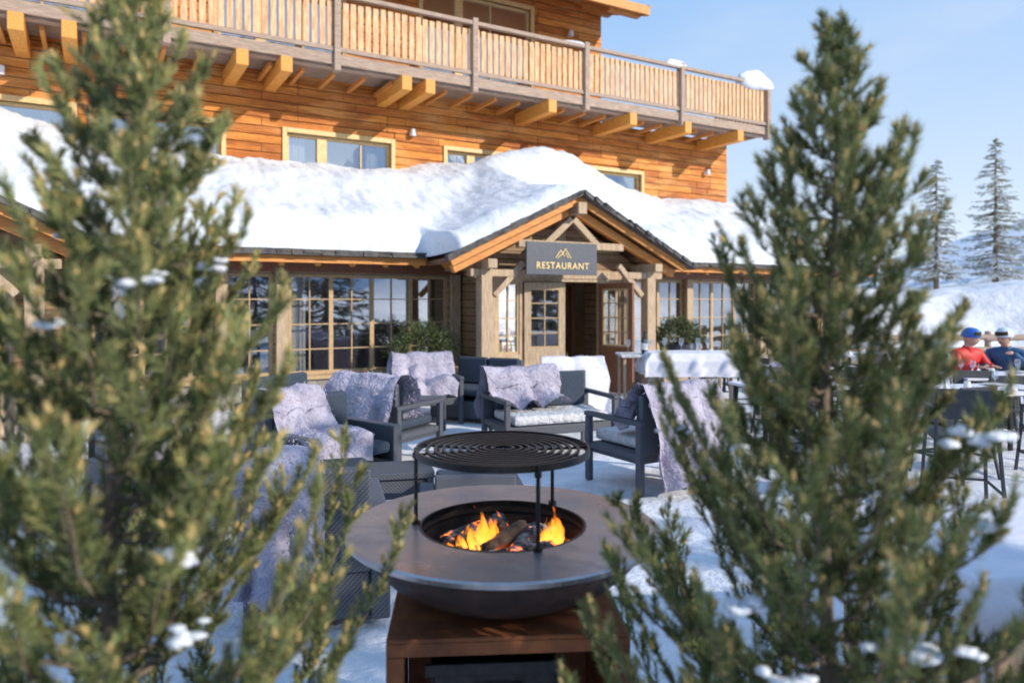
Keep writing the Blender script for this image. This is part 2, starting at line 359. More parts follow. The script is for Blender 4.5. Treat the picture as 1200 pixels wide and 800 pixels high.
def porch(c):
    bb=P();inn=P();tn=P();deck=P()
    for sg in (-1,1):
        bb.beam((c+sg*2.42,-1.66,2.27),(c+sg*.0,-1.66,3.41-.0),.05,.15)
        inn.beam((c+sg*2.3,-1.45,2.17),(c,-1.45,3.25),.12,.14)
        deck.add([(c,-1.64,3.44),(c,2.0,3.44),(c+sg*2.42,2.0,2.305),(c+sg*2.42,-1.64,2.305),(c,-1.64,3.38),(c,2.0,3.38),(c+sg*2.42,2.0,2.245),(c+sg*2.42,-1.64,2.245)],
                 [(0,1,2,3),(7,6,5,4),(0,4,5,1),(1,5,6,2),(2,6,7,3),(3,7,4,0)])
        tn.beam((c+sg*1.55,-1.46,1.75),(c+sg*1.0,-1.46,2.3),.1,.1)
        tn.beam((c+sg*.55,-1.45,2.62),(c+sg*.02,-1.45,3.08),.1,.12)
        tn.box(c+sg*1.72-.1,c+sg*1.72+.1,-1.55,-1.35,.0,2.2)
        tn.box(c+sg*1.42-.07,c+sg*1.42+.07,-1.2,-1.06,.0,2.12)
        tn.beam((c+sg*1.72,-1.75,2.26),(c+sg*1.72,-.1,2.26),.17,.15)
        tn.beam((c+sg*2.0,-1.45,2.12),(c+sg*1.2,-1.45,2.12),.14,.12)
    tn.beam((c,-1.78,3.24),(c,.5,3.24),.18,.2)
    tn.box(c-1.75,c+1.75,-1.16,-1.0,2.05,2.2); tn.box(c-.08,c+.08,-1.15,-1.02,2.2,3.2)
    tn.beam((c-1.1,-1.45,2.62),(c+1.1,-1.45,2.62),.12,.13)
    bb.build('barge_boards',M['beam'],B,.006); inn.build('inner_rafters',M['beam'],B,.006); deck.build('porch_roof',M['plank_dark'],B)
    tn.build('porch_timber',M['tan'],B,.012)
    g=P(); g.add([(c-2.0,-1.03,2.2),(c+2.0,-1.03,2.2),(c,-1.03,3.3)],[(0,1,2)]); g.build('gable_infill',M['plank_tan'],B)
    side=P()
    for sg in (-1,1):
        x=c+sg*1.38; side.box(x-.05,x+.05,-1.02,-.0,0,2.25)
    side.build('porch_sides',M['plank_tan'],B)
for c in GC: porch(c)
c=GC[0]
st=P(); 
for x in (c-1.72,c+1.72): st.box(x-.17,x+.17,-1.62,-1.28,-.05,.5)
st.box(c+1.35,c+2.1,-1.3,-.07,-.05,.42); st.box(c-2.1,c-1.35,-1.3,-.07,-.05,.3)
st.build('stone_bases',M['stone'],B,.02)
ops=[(2.33,2.76,.75,1.98),(4.52,4.92,.75,1.98)]
wall('door_surround',2.28,4.98,.02,2.05,-1.14,.09,ops+[(2.82,4.46,.02,2.0)],M['tan'],B)
casement(ops,-1.12,2,4,9,M['frame'],M['glass'],B,'side_lights',.04)
def leaf(h,x,y,ang,w,nm):
    e=D.objects.new(nm,None); link(e,B); e.location=(x,y,0); e.rotation_euler=(0,0,ang)
    wall(nm+'_panel',0,w,.03,1.98,-.02,.05,[(.09,w-.09,.85,1.88)],h,e); casement([(.09,w-.09,.85,1.88)],-.02,2,4,9,M['frame'],M['glass'],e,nm+'_pane',.03)
leaf(M['tan'],2.84,-1.16,R(-14),.74,'door_leaf'); leaf(M['door'],4.44,-1.16,R(-80),.8,'door_leaf')
leaf(M['tan'],2.4,.02,0,.9,'inner_door')
p=P(); p.box(3.5,3.58,-.02,.1,.03,2.05); p.box(4.62,4.7,-.02,.1,.03,2.05); p.box(3.58,4.62,-.02,.1,1.95,2.05); p.build('inner_door_frame',M['door'],B)
p=P(); p.box(3.9,5.1,2.6,2.65,.45,2.4); p.build('inner_painted_brightness',M['curtain'],B)  # added pale panel, its colour stands in for the bright lit interior
p=P(); 
for z in (1.0,1.35,1.7,2.05): p.box(4.2,4.8,2.5,2.59,z,z+.03)
p.box(4.2,4.24,2.5,2.59,.9,2.1); p.box(4.76,4.8,2.5,2.59,.9,2.1); p.build('inner_shelf',M['door'],B)
p=P(); p.box(2.25,5.0,-1.1,.5,-.02,.03); p.build('doorstep',M['stone'],B)
S=P(); S.box(2.55,3.97,-1.72,-1.68,2.10,2.64); S.build('restaurant_sign_panel',M['sign'],B,.004)
def text(body,size,loc,mat):
    cu=D.curves.new('lettering','FONT'); cu.body=body; cu.size=size; cu.align_x='CENTER'; cu.extrude=.004; cu.space_character=1.15; cu.offset=.0008
    o=D.objects.new('lettering',cu); link(o,B); o.location=loc; o.rotation_euler=(R(90),0,0); cu.materials.append(mat)
text('RESTAURANT',.155,(3.26,-1.727,2.2),M['gold'])
p=P()
for a,b in (((3.11,2.38),(3.21,2.51)),((3.21,2.51),(3.29,2.41)),((3.22,2.42),(3.31,2.54)),((3.31,2.54),(3.42,2.38)),((3.16,2.38),(3.21,2.44)),((3.31,2.47),(3.37,2.38))):
    p.beam((a[0],-1.727,a[1]),(b[0],-1.727,b[1]),.012,.012,up=(0,1,0))
p.build('mountain_logo',M['gold'],B)
p=P(); 
for x in (2.75,3.75): p.box(x-.02,x+.02,-1.7,-1.5,2.6,2.64)
p.build('sign_brackets',M['black'],B)
# upper facade
uw=[(-5.9,-3.9,3.75,5.03),(-3.55,-1.45,3.75,5.03),(-.22,1.98,3.75,5.03),(3.3,5.2,3.75,5.03),(7.0,8.9,3.75,4.95)]
wall('upper_wall',-9,12.05,3.3,6.12,3,.2,uw,M['plank'],B)
clad('upper_log_boards',-9,12.05,3.6,6.02,3,uw,M['plank'],B)
uu=[(-6,-3.5,6.5,8.75),(-1.5,.9,6.5,8.75),(2.7,5.5,6.5,8.6)]
wall('top_wall',-9,7.6,6.12,9.1,3,.2,uu,M['plank'],B)
clad('top_log_boards',-9,7.6,6.3,9.05,3,uu,M['plank'],B)
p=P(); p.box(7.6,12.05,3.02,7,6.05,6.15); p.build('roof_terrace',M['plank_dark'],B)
p=P(); p.box(7.55,7.65,3.2,9,6.1,9.1); p.box(11.95,12.04,3.2,9,3.3,6.1); p.build('end_walls',M['plank'],B)
p=P(); p.box(-9,12,3.6,3.7,3.3,6); p.box(-9,7.5,3.6,3.7,6.2,9.0); p.build('upper_interior',M['inside'],B)
p=P()
for x0,x1,z0,z1 in uw+uu[:2]:
    for k in range(6): p.cyl((x0+.06+k*.07,3.32+.02*(k%2),z0),(x0+.06+k*.07,3.32+.02*(k%2),z1),.04,n=8); p.cyl((x1-.06-k*.07,3.32+.02*(k%2),z0),(x1-.06-k*.07,3.32+.02*(k%2),z1),.04,n=8)
p.build('upper_curtains',M['curtain'],B)
fr=P();gl=P();th=P()
for (x0,x1,z0,z1) in uw+uu:
    th.box(x0-.088,x0,2.94,3.12,z0,z1+.098);th.box(x1,x1+.088,2.94,3.12,z0,z1+.098);th.box(x0,x1,2.94,3.12,z1,z1+.098)
    for a,b in ((x0,x0+.06),(x1-.06,x1)): fr.box(a,b,3.05,3.13,z0,z1)
    fr.box(x0+.06,x1-.06,3.05,3.13,z1-.06,z1); fr.box(x0+.06,x1-.06,3.05,3.13,z0,z0+.06)
    m=x0+(x1-x0)*.33; fr.box(m-.1,m+.1,3.03,3.14,z0+.06,z1-.06)
    if x1-x0>2.1: fr.box(m+.82,m+.85,3.06,3.12,z0+.06,z1-.06)
    gl.add([(x0,3.1,z0),(x1,3.1,z0),(x1,3.1,z1),(x0,3.1,z1)],[(0,1,2,3)])
fr.build('upper_window_frames',M['yframe'],B,.005);th.build('upper_window_trim',M['yframe'],B,.008);gl.build('upper_window_glass',M['glassu'],B)
bm=P()
for s in (-8.2,-6.6,-4.6,-3.9,-1.31,-.55,1.76,2.26,5.17,7.44,9.17,11.0): bm.beam((s,1.5,5.93),(s,3.0,5.93),.21,.28)
bm.build('balcony_brackets',M['beamx'],B,.012)
p=P()
for k in range(36): p.beam((-9+k*.59,1.95,6.02),(-9+k*.59,3.0,6.02),.07,.08)
p.build('balcony_joists',M['beam'],B)
p=P(); p.box(-9.2,12.15,1.72,1.9,6.07,6.2); 
for k in range(11): p.box(-9.2,12.1,1.68+k*.122,1.68+k*.122+.112,6.203,6.24)
p.build('balcony_deck',M['rail'],B)
p=P(); p.box(-9.2,12.2,1.62,1.675,6.1,6.3); p.box(-9.2,12.2,1.60,1.66,6.345,6.43); p.box(-9.2,12.2,1.57,1.68,7.38,7.46); p.box(-9.2,12.2,1.67,1.71,7.2,7.29)
p.box(12.15,12.2,1.68,3.4,6.1,6.3); p.box(12.12,12.2,1.68,3.6,6.345,6.43); p.box(12.1,12.22,1.68,3.6,7.38,7.46)
for s in (-8.3,-5.4,-2.5,.4,3.3,6.15,9.05,12.14): p.box(s-.06,s+.06,1.55,1.73,5.98,7.52)
p.build('balcony_rails',M['rail'],B,.006)
p=P(); s=-9.1
while s<12.05:
    w=.108; j=random.uniform(-.01,.01); p.box(s,s+w,1.632+j*.5,1.665,6.44,7.30+j*2); s+=.148+random.uniform(-.004,.004)
y=1.8
while y<3.5: p.box(12.13,12.16,y,y+.11,6.44,7.3); y+=.148
p.build('balcony_pickets',M['picket'],B,.004)
def uz(y): return 8.62+(y-1.6)*.36
p=P(); p.beam((-9.3,1.6,8.6),(8.0,1.6,8.6),.05,.2); p.beam((7.98,1.6,uz(1.6)-.02),(7.98,6,uz(6)-.02),.06,.24); p.build('upper_roof_fascia',M['beam'],B)
p=P(); p.add([(-9.3,1.6,uz(1.6)),(8.0,1.6,uz(1.6)),(8.0,6,uz(6)),(-9.3,6,uz(6)),(-9.3,1.6,uz(1.6)+.1),(8.0,1.6,uz(1.6)+.1),(8.0,6,uz(6)+.1),(-9.3,6,uz(6)+.1)],[(0,3,2,1),(4,5,6,7),(0,1,5,4),(1,2,6,5),(2,3,7,6),(3,0,4,7)]); p.build('upper_roof',M['beam'],B)
p=P()
for yy in (1.9,3.05): p.beam((7.0,yy,uz(yy)-.12),(7.92,yy,uz(yy)-.12),.16,.2)
p.build('upper_roof_purlins',M['beam'],B,.01)
p=P()
for s,z in ((-4.9,5.5),(2.45,5.3),(11.2,5.2),(-8,8.2),(6.6,8.2)): p.cyl((s,2.99,z),(s,2.86,z),.05); p.cyl((s,2.86,z-.07),(s,2.86,z+.07),.055)
p.build('wall_lamps',M['china'],B)
def sn(s,d):
    z=2.42+(.65-d)*.425
    for c in GC:
        q=3.53-math.sqrt((s-c)**2+.06)*.47
        k=.12; hh=max(k-abs(z-q),0)/k; z=max(z,q)+hh*hh*k*.25
    sg=2.6 if s<5.6 else 1.75
    z+=1.05*math.exp(-((s-5.6)/sg)**2-((d+1.9)/1.15)**2)
    z+=.5*float(sstep(-2.6,-5.5,s))*float(sstep(.3,-2.5,d))
    return z
ns,nr=620,76; V=[]
for i in range(ns):
    s=-9.4+22.8*i/(ns-1)
    de=.74
    for c in GC:
        k=abs(s-c); de=max(de,.74+.90*float(sstep(2.5,2.2,k)))
    de+=.06*noise.noise(Vector((s*1.3,2,1)))+.035*noise.noise(Vector((s*5,4,1)))
    porchy=max(float(sstep(2.45,2.1,abs(s-c))) for c in GC)
    for j in range(nr):
        if j<nr-30: 
            t=j/(nr-30); d=-3.02+(de-.45+3.02)*t
        else:
            a=(j-(nr-30))/29*math.pi/2; d=de-.45+.45*math.sin(a)
        e=de-d; T=.50-.2*porchy*float(sstep(-.3,1.2,d))
        th=T*math.sqrt(max(0,1-(1-min(e/.45,1))**2))
        th*=1+.24*noise.noise(Vector((s*.7,d*.8,3)))+.09*noise.noise(Vector((s*2.3,d*1.6,9)))+.06*noise.noise(Vector((s*6,d*2,2)))+.03*noise.noise(Vector((s*15,d*4,2)))
        lump=.06*noise.noise(Vector((s*1.1,d*1.1,0)))+.024*noise.noise(Vector((s*3.5,d*2.5,5)))+.012*noise.noise(Vector((s*10,d*6,5)))
        z=sn(s,d)+th+lump*min(1,e/.3)
        V.append((s,-d,z))
npmesh('roof_snow',V,grid_faces(ns,nr),M['snow'],B,smooth=True)
def snowlump(name,loc,sz,parent,seed=0,mat=None,lv=3,am=1):
    bm_=bmesh.new(); bmesh.ops.create_icosphere(bm_,subdivisions=lv,radius=1)
    for v in bm_.verts:
        q=v.co.copy(); f=1+am*(.30*noise.noise(q*1.1+Vector((seed*3.1,0,0)))+.10*noise.noise(q*3+Vector((seed,5,0))))
        if q.z<0: q.z*=.6
        v.co=Vector((q.x*sz[0]*f,q.y*sz[1]*f,q.z*sz[2]*f))
    me=D.meshes.new(name); bm_.to_mesh(me); bm_.free(); me.materials.append(mat or M['snow'])
    me.polygons.foreach_set('use_smooth',[True]*len(me.polygons))
    o=D.objects.new(name,me); o.location=loc; link(o,parent); return o
def snowcluster(loc,r,parent,seed,n=6):
    rd=random.Random(seed); bm_=bmesh.new(); ax_=rd.uniform(0,6.28)
    for q in range(n):
        g=bmesh.ops.create_icosphere(bm_,subdivisions=2,radius=1); rr=r*rd.uniform(.22,.55); u=rd.gauss(0,.75)*r; v_=rd.gauss(0,.3)*r
        cx=u*math.cos(ax_)-v_*math.sin(ax_); cy=u*math.sin(ax_)+v_*math.cos(ax_); cz=rd.uniform(-.35,.3)*r; ex=rd.uniform(.9,1.6); ey=rd.uniform(.8,1.2)
        for v in g['verts']:
            c=v.co.copy(); f=1+.5*noise.noise(c*1.6+Vector((seed,q,0)))
            v.co=Vector((cx+c.x*rr*ex*f,cy+c.y*rr*ey*f,cz+c.z*rr*.55*f))
    me=D.meshes.new('snow_clump'); bm_.to_mesh(me); bm_.free(); me.materials.append(M['snow'])
    me.polygons.foreach_set('use_smooth',[True]*len(me.polygons)); o=D.objects.new('snow_clump',me); o.location=loc; link(o,parent)
snowlump('balcony_snow',(11.72,1.64,7.44),(.60,.14,.34),B,1); snowlump('balcony_snow',(12.14,2.6,7.44),(.14,.9,.36),B,2); snowlump('balcony_snow',(8.85,1.63,7.46),(.35,.09,.12),B,3)
snowlump('balcony_snow',(5.9,1.63,7.46),(.3,.08,.05),B,4)
# ------------------------------------------------------------ fire pit
FX,FY=-.03,2.35
F=empty('fire_pit_grill',(FX,FY,0),0)
p=P(); p.lathe([(.265,-.004),(.265,.0),(.268,.006),(.49,.006),(.5,.002),(.5,-.010),(.49,-.014),(.27,-.014)],(0,0,.967),96,True); p.build('cooking_plate',M['plate'],F,smooth=False)
p=P(); p.lathe([(.455,.952),(.45,.93),(.43,.895),(.38,.845),(.31,.800),(.24,.778),(.0,.775)],n=64); p.lathe([(.262,.955),(.26,.9),(.24,.84),(.15,.81),(0,.80)],n=48); p.build('fire_bowl',M['bowl'],F,smooth=True)
p=P(); p.ring((0,0,.962),.266,.004,64,.012); p.build('inner_rim',M['black'],F)
p=P(); b=.34; zt=.765
p.box(-b,b,-b,b,zt-.012,zt); p.box(-b,b,-b,-b+.02,zt-.05,zt-.0125)
p.box(-b,-b+.012,-b+.021,b,0,zt-.0125); p.box(b-.012,b,-b+.021,b,0,zt-.0125); p.box(-b+.013,b-.013,b-.012,b,0,zt-.0125); p.box(-b,-b+.05,-b,-b+.02,0,zt-.0505); p.box(b-.05,b,-b,-b+.02,0,zt-.0505)
p.box(-b+.013,b-.013,-b+.02,b-.013,.05,.065)
o=p.build('corten_base',M['corten'],F,.003); o.rotation_euler=(0,0,R(4))
p=P()
p.box(-.22,.14,-.32,.1,.45,.455); 
for a,bb_,c_,d_ in ((-.22,-.21,-.32,.1),(.13,.14,-.32,.1),(-.21,.13,-.32,-.31),(-.21,.13,.09,.1)): p.box(a,bb_,c_,d_,.456,.68)
p.box(-.235,.155,-.335,-.3205,.655,.69)
p.box(-.1,.04,-.345,-.336,.6,.62)
o=p.build('ash_bin',M['black'],F,.004); o.rotation_euler=(0,0,R(4))
g=P()
zg=1.216
for k in range(9): g.ring((0,0,zg),.035+k*.0262,.0048,56,.004)
g.ring((0,0,zg-.004),.278,.004,72,.011)
for k in range(6):
    a=k*math.pi/6+.2; g.beam((-.275*math.cos(a),-.275*math.sin(a),zg-.008),(.275*math.cos(a),.275*math.sin(a),zg-.008),.008,.007)
g.build('grill_grate',M['black'],F)
g=P()
for a in (R(181),R(-68),R(52)):
    x,y=.27*math.cos(a),.27*math.sin(a); g.cyl((x*1.04,y*1.04,.93),(x*1.04,y*1.04,zg+.004),.0065,n=10); g.cyl((x*1.04,y*1.04,zg-.03),(x*1.04,y*1.04,zg-.012),.011,n=10)
    g.cyl((x*1.04,y*1.04,.974),(x*1.04,y*1.04,.984),.014,n=10)
g.ring((0,0,.935),.262,.004,48)
g.build('grill_legs',M['black'],F,smooth=False)
def log(nm,p0,p1,r,mat,seed):
    p0=Vector(p0);p1=Vector(p1);a=(p1-p0);L=a.length;a.normalize();u=a.cross(Vector((0,0,1))).normalized();w=u.cross(a);V=[];nu,nv=26,22
    for i in range(nu):
        t=i/(nu-1)
        for j in range(nv):
            th=2*math.pi*j/nv; rr=r*(1+.22*noise.noise(Vector((math.cos(th)*1.5,math.sin(th)*1.5,t*3+seed)))+.12*noise.noise(Vector((math.cos(th)*5,math.sin(th)*5,t*16+seed))))
            if i in(0,nu-1): rr*=.7
            V.append(p0+a*L*t+(u*math.cos(th)+w*math.sin(th))*rr)
    fs=[(i*nv+j,i*nv+(j+1)%nv,(i+1)*nv+(j+1)%nv,(i+1)*nv+j) for i in range(nu-1) for j in range(nv)]+[tuple(range(nv))[::-1],tuple(range((nu-1)*nv,nu*nv))]
    q=P();q.add(V,fs); return q.build(nm,mat,F,smooth=True)
log('log_1',(-.19,-.02,.90),(.0,.12,.945),.036,M['char'],1)
log('log_2',(-.12,-.15,.885),(.17,-.08,.90),.042,M['char'],2)
log('log_3',(-.05,-.12,.925),(.07,.10,.93),.026,M['logw'],3)
log('log_4',(.03,-.17,.90),(.12,.10,.92),.038,M['char'],4)
log('log_5',(-.2,.08,.88),(.2,.1,.89),.04,M['char'],5)
log('log_6',(-.2,-.1,.87),(-.05,.03,.90),.032,M['logw'],6)
for k in range(22):
    a=random.uniform(0,6.28);rr=random.uniform(.03,.2); snowlump('ember',(rr*math.cos(a),rr*math.sin(a),.865+random.uniform(0,.025)),(.032,.027,.027),F,k,M['char'],2)
def flame(x,y,z,h,w,seed,lean):
    nu,nv=22,12;V=[];C=[]
    for i in range(nu):
        t=i/(nu-1); rad=w*(math.sin(math.pi*min(1,t*.75+.25))**.8)*(1-t)**.7+.0006
        ox=lean[0]*t*t*h+.5*w*math.sin(t*7+seed)*t*2; oy=lean[1]*t*t*h+.2*w*math.cos(t*6+seed*2)*t*2
        for j in range(nv):
            th=2*math.pi*j/nv+t*1.5; f=1+.5*noise.noise(Vector((math.cos(th)*1.2,math.sin(th)*1.2,t*5+seed)))
            V.append((x+ox+rad*f*math.cos(th),y+oy+rad*f*.45*math.sin(th),z+h*t)); C.append((t,t,t))
    fs=[(i*nv+j,i*nv+(j+1)%nv,(i+1)*nv+(j+1)%nv,(i+1)*nv+j) for i in range(nu-1) for j in range(nv)]
    return npmesh('flames',V,fs,M['flame'],F,col=np.array(C),smooth=True)
k=0; fl=[]
for cx,cy,sx,n_,hm in ((-.07,-.03,.055,18,.15),(.16,.02,.04,15,.155),(-.15,-.10,.06,12,.055),(.03,-.1,.06,4,.05),(-.02,.05,.05,5,.09)):
    for q in range(n_): 
        u=random.gauss(0,.6); fl.append((cx+sx*u,cy+random.uniform(-.05,.05),.885,hm*math.exp(-u*u*.6)*random.uniform(.55,1.1)+.02,random.uniform(.010,.020)))
for f_ in fl:
    k+=1; flame(*f_,k*1.7,(random.uniform(-.3,.3),random.uniform(-.1,.1)))
# ------------------------------------------------------------ terrace furniture
def fuzz(o,n,L,mat,parent):
    me=o.data; co=np.empty(len(me.vertices)*3); me.vertices.foreach_get('co',co); co=co.reshape(-1,3)
    nm=np.empty(len(me.vertices)*3); me.vertices.foreach_get('normal',nm); nm=nm.reshape(-1,3)
    ii=rng.integers(0,len(co),n); sd=rng.choice([-1,1],n,p=[.5,.5])[:,None]
    b=co[ii]+rng.normal(0,.010,(n,3)); d=nm[ii]*sd*.35+rng.normal(0,.35,(n,3))+np.array([0,0,-1.0]); d/=np.linalg.norm(d,axis=1)[:,None]
    s=np.cross(d,rng.normal(0,1,(n,3))); s/=np.linalg.norm(s,axis=1)[:,None]
    V=np.concatenate([b+s*.004,b-s*.004,b+d*L*rng.uniform(.5,1.2,(n,1))]); F_=np.stack([np.arange(n),np.arange(n)+n,np.arange(n)+2*n],1)
    npmesh('fur_pile',V,F_,mat,parent)
def throw(e,x0,x1,path,seed,mat=None,top=.88,fz=2600,pile=None):
    pts=[Vector((0,y,z)) for y,z in path]; L=[0]
    for a,b in zip(pts,pts[1:]): L.append(L[-1]+(b-a).length)
    nu,nv=56,72;V=[]
    for i in range(nu):
        u=i/(nu-1)
        for j in range(nv):
            v=j/(nv-1)*L[-1]; 
            k=0
            while k<len(L)-2 and v>L[k+1]: k+=1
            t=(v-L[k])/(L[k+1]-L[k]); a=pts[k].lerp(pts[k+1],t)
            tv=v/L[-1]; edge=1+.18*noise.noise(Vector((tv*4,seed,u>.5)))
            x=(x0+x1)/2+(u-.5)*(x1-x0)*edge+.10*math.sin(tv*3+seed)*(tv-.5)
            dn=max(0,(top-a.z)/.5)
            fold=abs(math.sin(u*7+seed+1.8*noise.noise(Vector((u*2,tv*2,seed)))))
            y=a.y+.03*noise.noise(Vector((u*4,tv*6,seed)))*(.4+dn)
            if a.y>.30: y+=.03+.11*dn*fold
            elif a.z<top-.1: y-=.02+.07*dn*fold
            z=a.z+.02*noise.noise(Vector((u*3,tv*5,seed+9)))+(.16*noise.noise(Vector((u*2.5,seed,4)))+.05*(fold-.5) if (j>nv*.8 or j<nv*.2) else 0)+(.03+.04*fold if a.y<.15 else 0)+.02*fold
            V.append((x,y,z))
    o=npmesh('fur_throw',V,grid_faces(nu,nv),mat or M['throw'],e,smooth=True)
    if fz: fuzz(o,fz,.02,pile or (M['fuzz'] if mat is None else mat),e)
FULL=[(-.02,.50),(.09,.53),(.14,.62),(.17,.86),(.24,.93),(.33,.93),(.41,.82),(.43,.55),(.44,.28)]
LONG=[(-.40,.30),(-.39,.50),(-.2,.53),(.07,.53),(.14,.64),(.17,.86),(.24,.93),(.33,.93),(.41,.82),(.43,.55),(.44,.28)]
ARM=[(-.03,.50),(.09,.53),(.14,.62),(.17,.86),(.24,.93),(.33,.93),(.42,.82),(.46,.45),(.47,.1)]
def armchair(loc,rz,w=.75,solid=False,cush='navy',thr=None,thmat=None,light=False,name='wicker_armchair',path=None):
    e=empty(name,(loc[0],loc[1],float(gh(loc[0],loc[1]))),rz); h=w/2; p=P()
    if solid:
        p.box(-h+.1,h-.1,-.36,.38,.06,.30); p.box(-h,-h+.1,-.38,.40,.05,.60); p.box(h-.1,h,-.38,.40,.05,.60)
        p.box(-h+.1,h-.1,.30,.40,.30,.83)
    else:
        p.box(-h+.05,h-.05,-.34,.34,.26,.36)
        for x in (-h+.03,h-.03):
            p.box(x-.03,x+.03,-.37,-.31,0,.60); p.box(x-.03,x+.03,.33,.39,0,.62); p.box(x-.035,x+.035,-.38,.40,.60,.645); p.box(x-.015,x+.015,-.31,.33,.30,.36)
        p.beam((-h+.04,.355,.60),(h-.04,.355,.60),.05,.52)
        for q in (-h+.09,h-.09): p.box(q-.02,q+.02,.3,.34,.0,.27)
    p.build('rattan_frame',M['wicker'],e,.012)
    c=P(); c.box(-h+.11,h-.11,-.36,.29,.37,.47); c.build('seat_cushion',M['ltcush'] if light else M[cush],e,.035)
    c=P(); nb=2 if w>1 else 1; ww=(w-.2)/nb
    for i in range(nb):
        x=-h+.1+ww*i; c.add([(x+.01,.20,.475),(x+ww-.01,.20,.475),(x+ww-.01,.31,.475),(x+.01,.31,.475),(x+.01,.22,.86),(x+ww-.01,.22,.86),(x+ww-.01,.31,.86),(x+.01,.31,.86)],[(0,3,2,1),(4,5,6,7),(0,1,5,4),(1,2,6,5),(2,3,7,6),(3,0,4,7)])
    c.build('back_cushion',M[cush],e,.03)
    if thr: throw(e,thr[0],thr[1],path or FULL,loc[0]*7+loc[1],thmat)
    return e
armchair((1.30,6.75),R(212),1.0,thr=(-.46,.44),light=True,path=ARM)
armchair((.42,8.15),R(22),1.35,thr=(-.70,.20),light=True,name='wicker_loveseat',path=FULL)
armchair((-1.55,6.2),R(52),.95,solid=True,thr=(-.48,.08),path=LONG)
armchair((-1.08,4.05),R(195),.72,solid=True,thr=(.0,.42))
armchair((-1.28,7.6),R(150),.85,thr=(-.46,.46),path=ARM)
armchair((-1.2,10.1),R(18),.9,thr=(-.46,.40),path=LONG)
armchair((-.45,10.3),R(-25),1.2,solid=True,name='wicker_loveseat')
armchair((-2.35,7.9),R(60),1.0,solid=True,name='wicker_loveseat')
armchair((.72,9.7),R(190),.85,thr=(-.42,.42),thmat=M['white'])
armchair((-2.5,5.4),R(80),.9,solid=True,thr=(-.3,.3))
def lowtable(loc,rz,w,d,h,name='wicker_coffee_table',solid=True):
    e=empty(name,(loc[0],loc[1],0),rz); p=P(); p.box(-w/2,w/2,-d/2,d/2,h-.05,h)
    if solid: p.box(-w/2+.03,w/2-.03,-d/2+.03,d/2-.03,h-.2,h-.051)
    for x in (-w/2+.03,w/2-.03):
        for y in (-d/2+.03,d/2-.03): p.box(x-.025,x+.025,y-.025,y+.025,0,h-.0505)
    p.build('table_body',M['wicker'],e,.008)
    return e
lowtable((-.85,5.45),R(12),.5,.4,.44); lowtable((-1.06,9.2),0,.42,.42,.45,'side_table',False)
armchair((-.3,5.3),R(188),.75,solid=True,name='wicker_armchair').scale=(1,1,.6)
def glassware(e,x,y,z):
    p=P(); p.lathe([(.03,0),(.03,.003),(.004,.006),(.004,.08),(.03,.11),(.036,.15),(.03,.19)],(x,y,z),14); p.build('wine_glass',M['wineglass'],e,smooth=True)
def cloth(e,hx,hy,ztop,drop):
    V=[];nu,nv=80,80
    for i in range(nu):
        for j in range(nv):
            a=(i/(nu-1)-.5)*2*(hx+drop+.02); b=(j/(nv-1)-.5)*2*(hy+drop+.02)
            ox=max(0,abs(a)-hx);oy=max(0,abs(b)-hy); dr2=min(max(ox,oy),drop)
            x=math.copysign(min(abs(a),hx),a);y=math.copysign(min(abs(b),hy),b)
            wv=.03*math.sin((a if oy>ox else b)*16+1)+.015*math.sin((a-b)*31)
            x+=math.copysign((.05+max(0,wv))*min(1,ox/.1),a) if ox>0 else 0; y+=math.copysign((.05+max(0,wv))*min(1,oy/.1),b) if oy>0 else 0
            V.append((x,y,ztop-dr2+.004*noise.noise(Vector((a*5,b*5,0)))))
    npmesh('tablecloth',V,grid_faces(nu,nv),M['white'],e,smooth=True)
def dtable(loc,rz,w,d,h=.75,name='dining_table'):
    e=empty(name,(loc[0],loc[1],0),rz); p=P(); p.box(-w/2,w/2,-d/2,d/2,h-.03,h)
    p.build('table_top',M['white'],e,.006)
    p=P()
    for x in (-w/2+.06,w/2-.06):
        for y in (-d/2+.06,d/2-.06): p.box(x-.02,x+.02,y-.02,y+.02,0,h-.031)
    p.build('table_legs',M['black'],e,.004)
    q=P()
    for x in (-w/4,w/4):
        for y in (-d/4,d/4): q.lathe([(0,.004),(.08,.004),(.12,.018),(.118,.02),(.08,.008),(0,.008)],(x,y,h),20)
    q.build('plates',M['china'],e,smooth=True)
    q=P()
    for x in (-w/4,w/4):
        q.cyl((x+.16,-.1,h),(x+.16,-.1,h+.09),.04,.03,10); q.add([(x-.2,-d/4-.06,h+.002),(x-.14,-d/4-.06,h+.002),(x-.17,-d/4,h+.1),(x-.17,-d/4+.06,h+.002)],[(0,1,2),(1,3,2),(3,0,2)])
    q.build('napkins_and_cups',M['china'],e)
    for x in (-w/4-.14,w/4-.14): glassware(e,x,.04,h); glassware(e,x+.07,-.08,h)
    return e
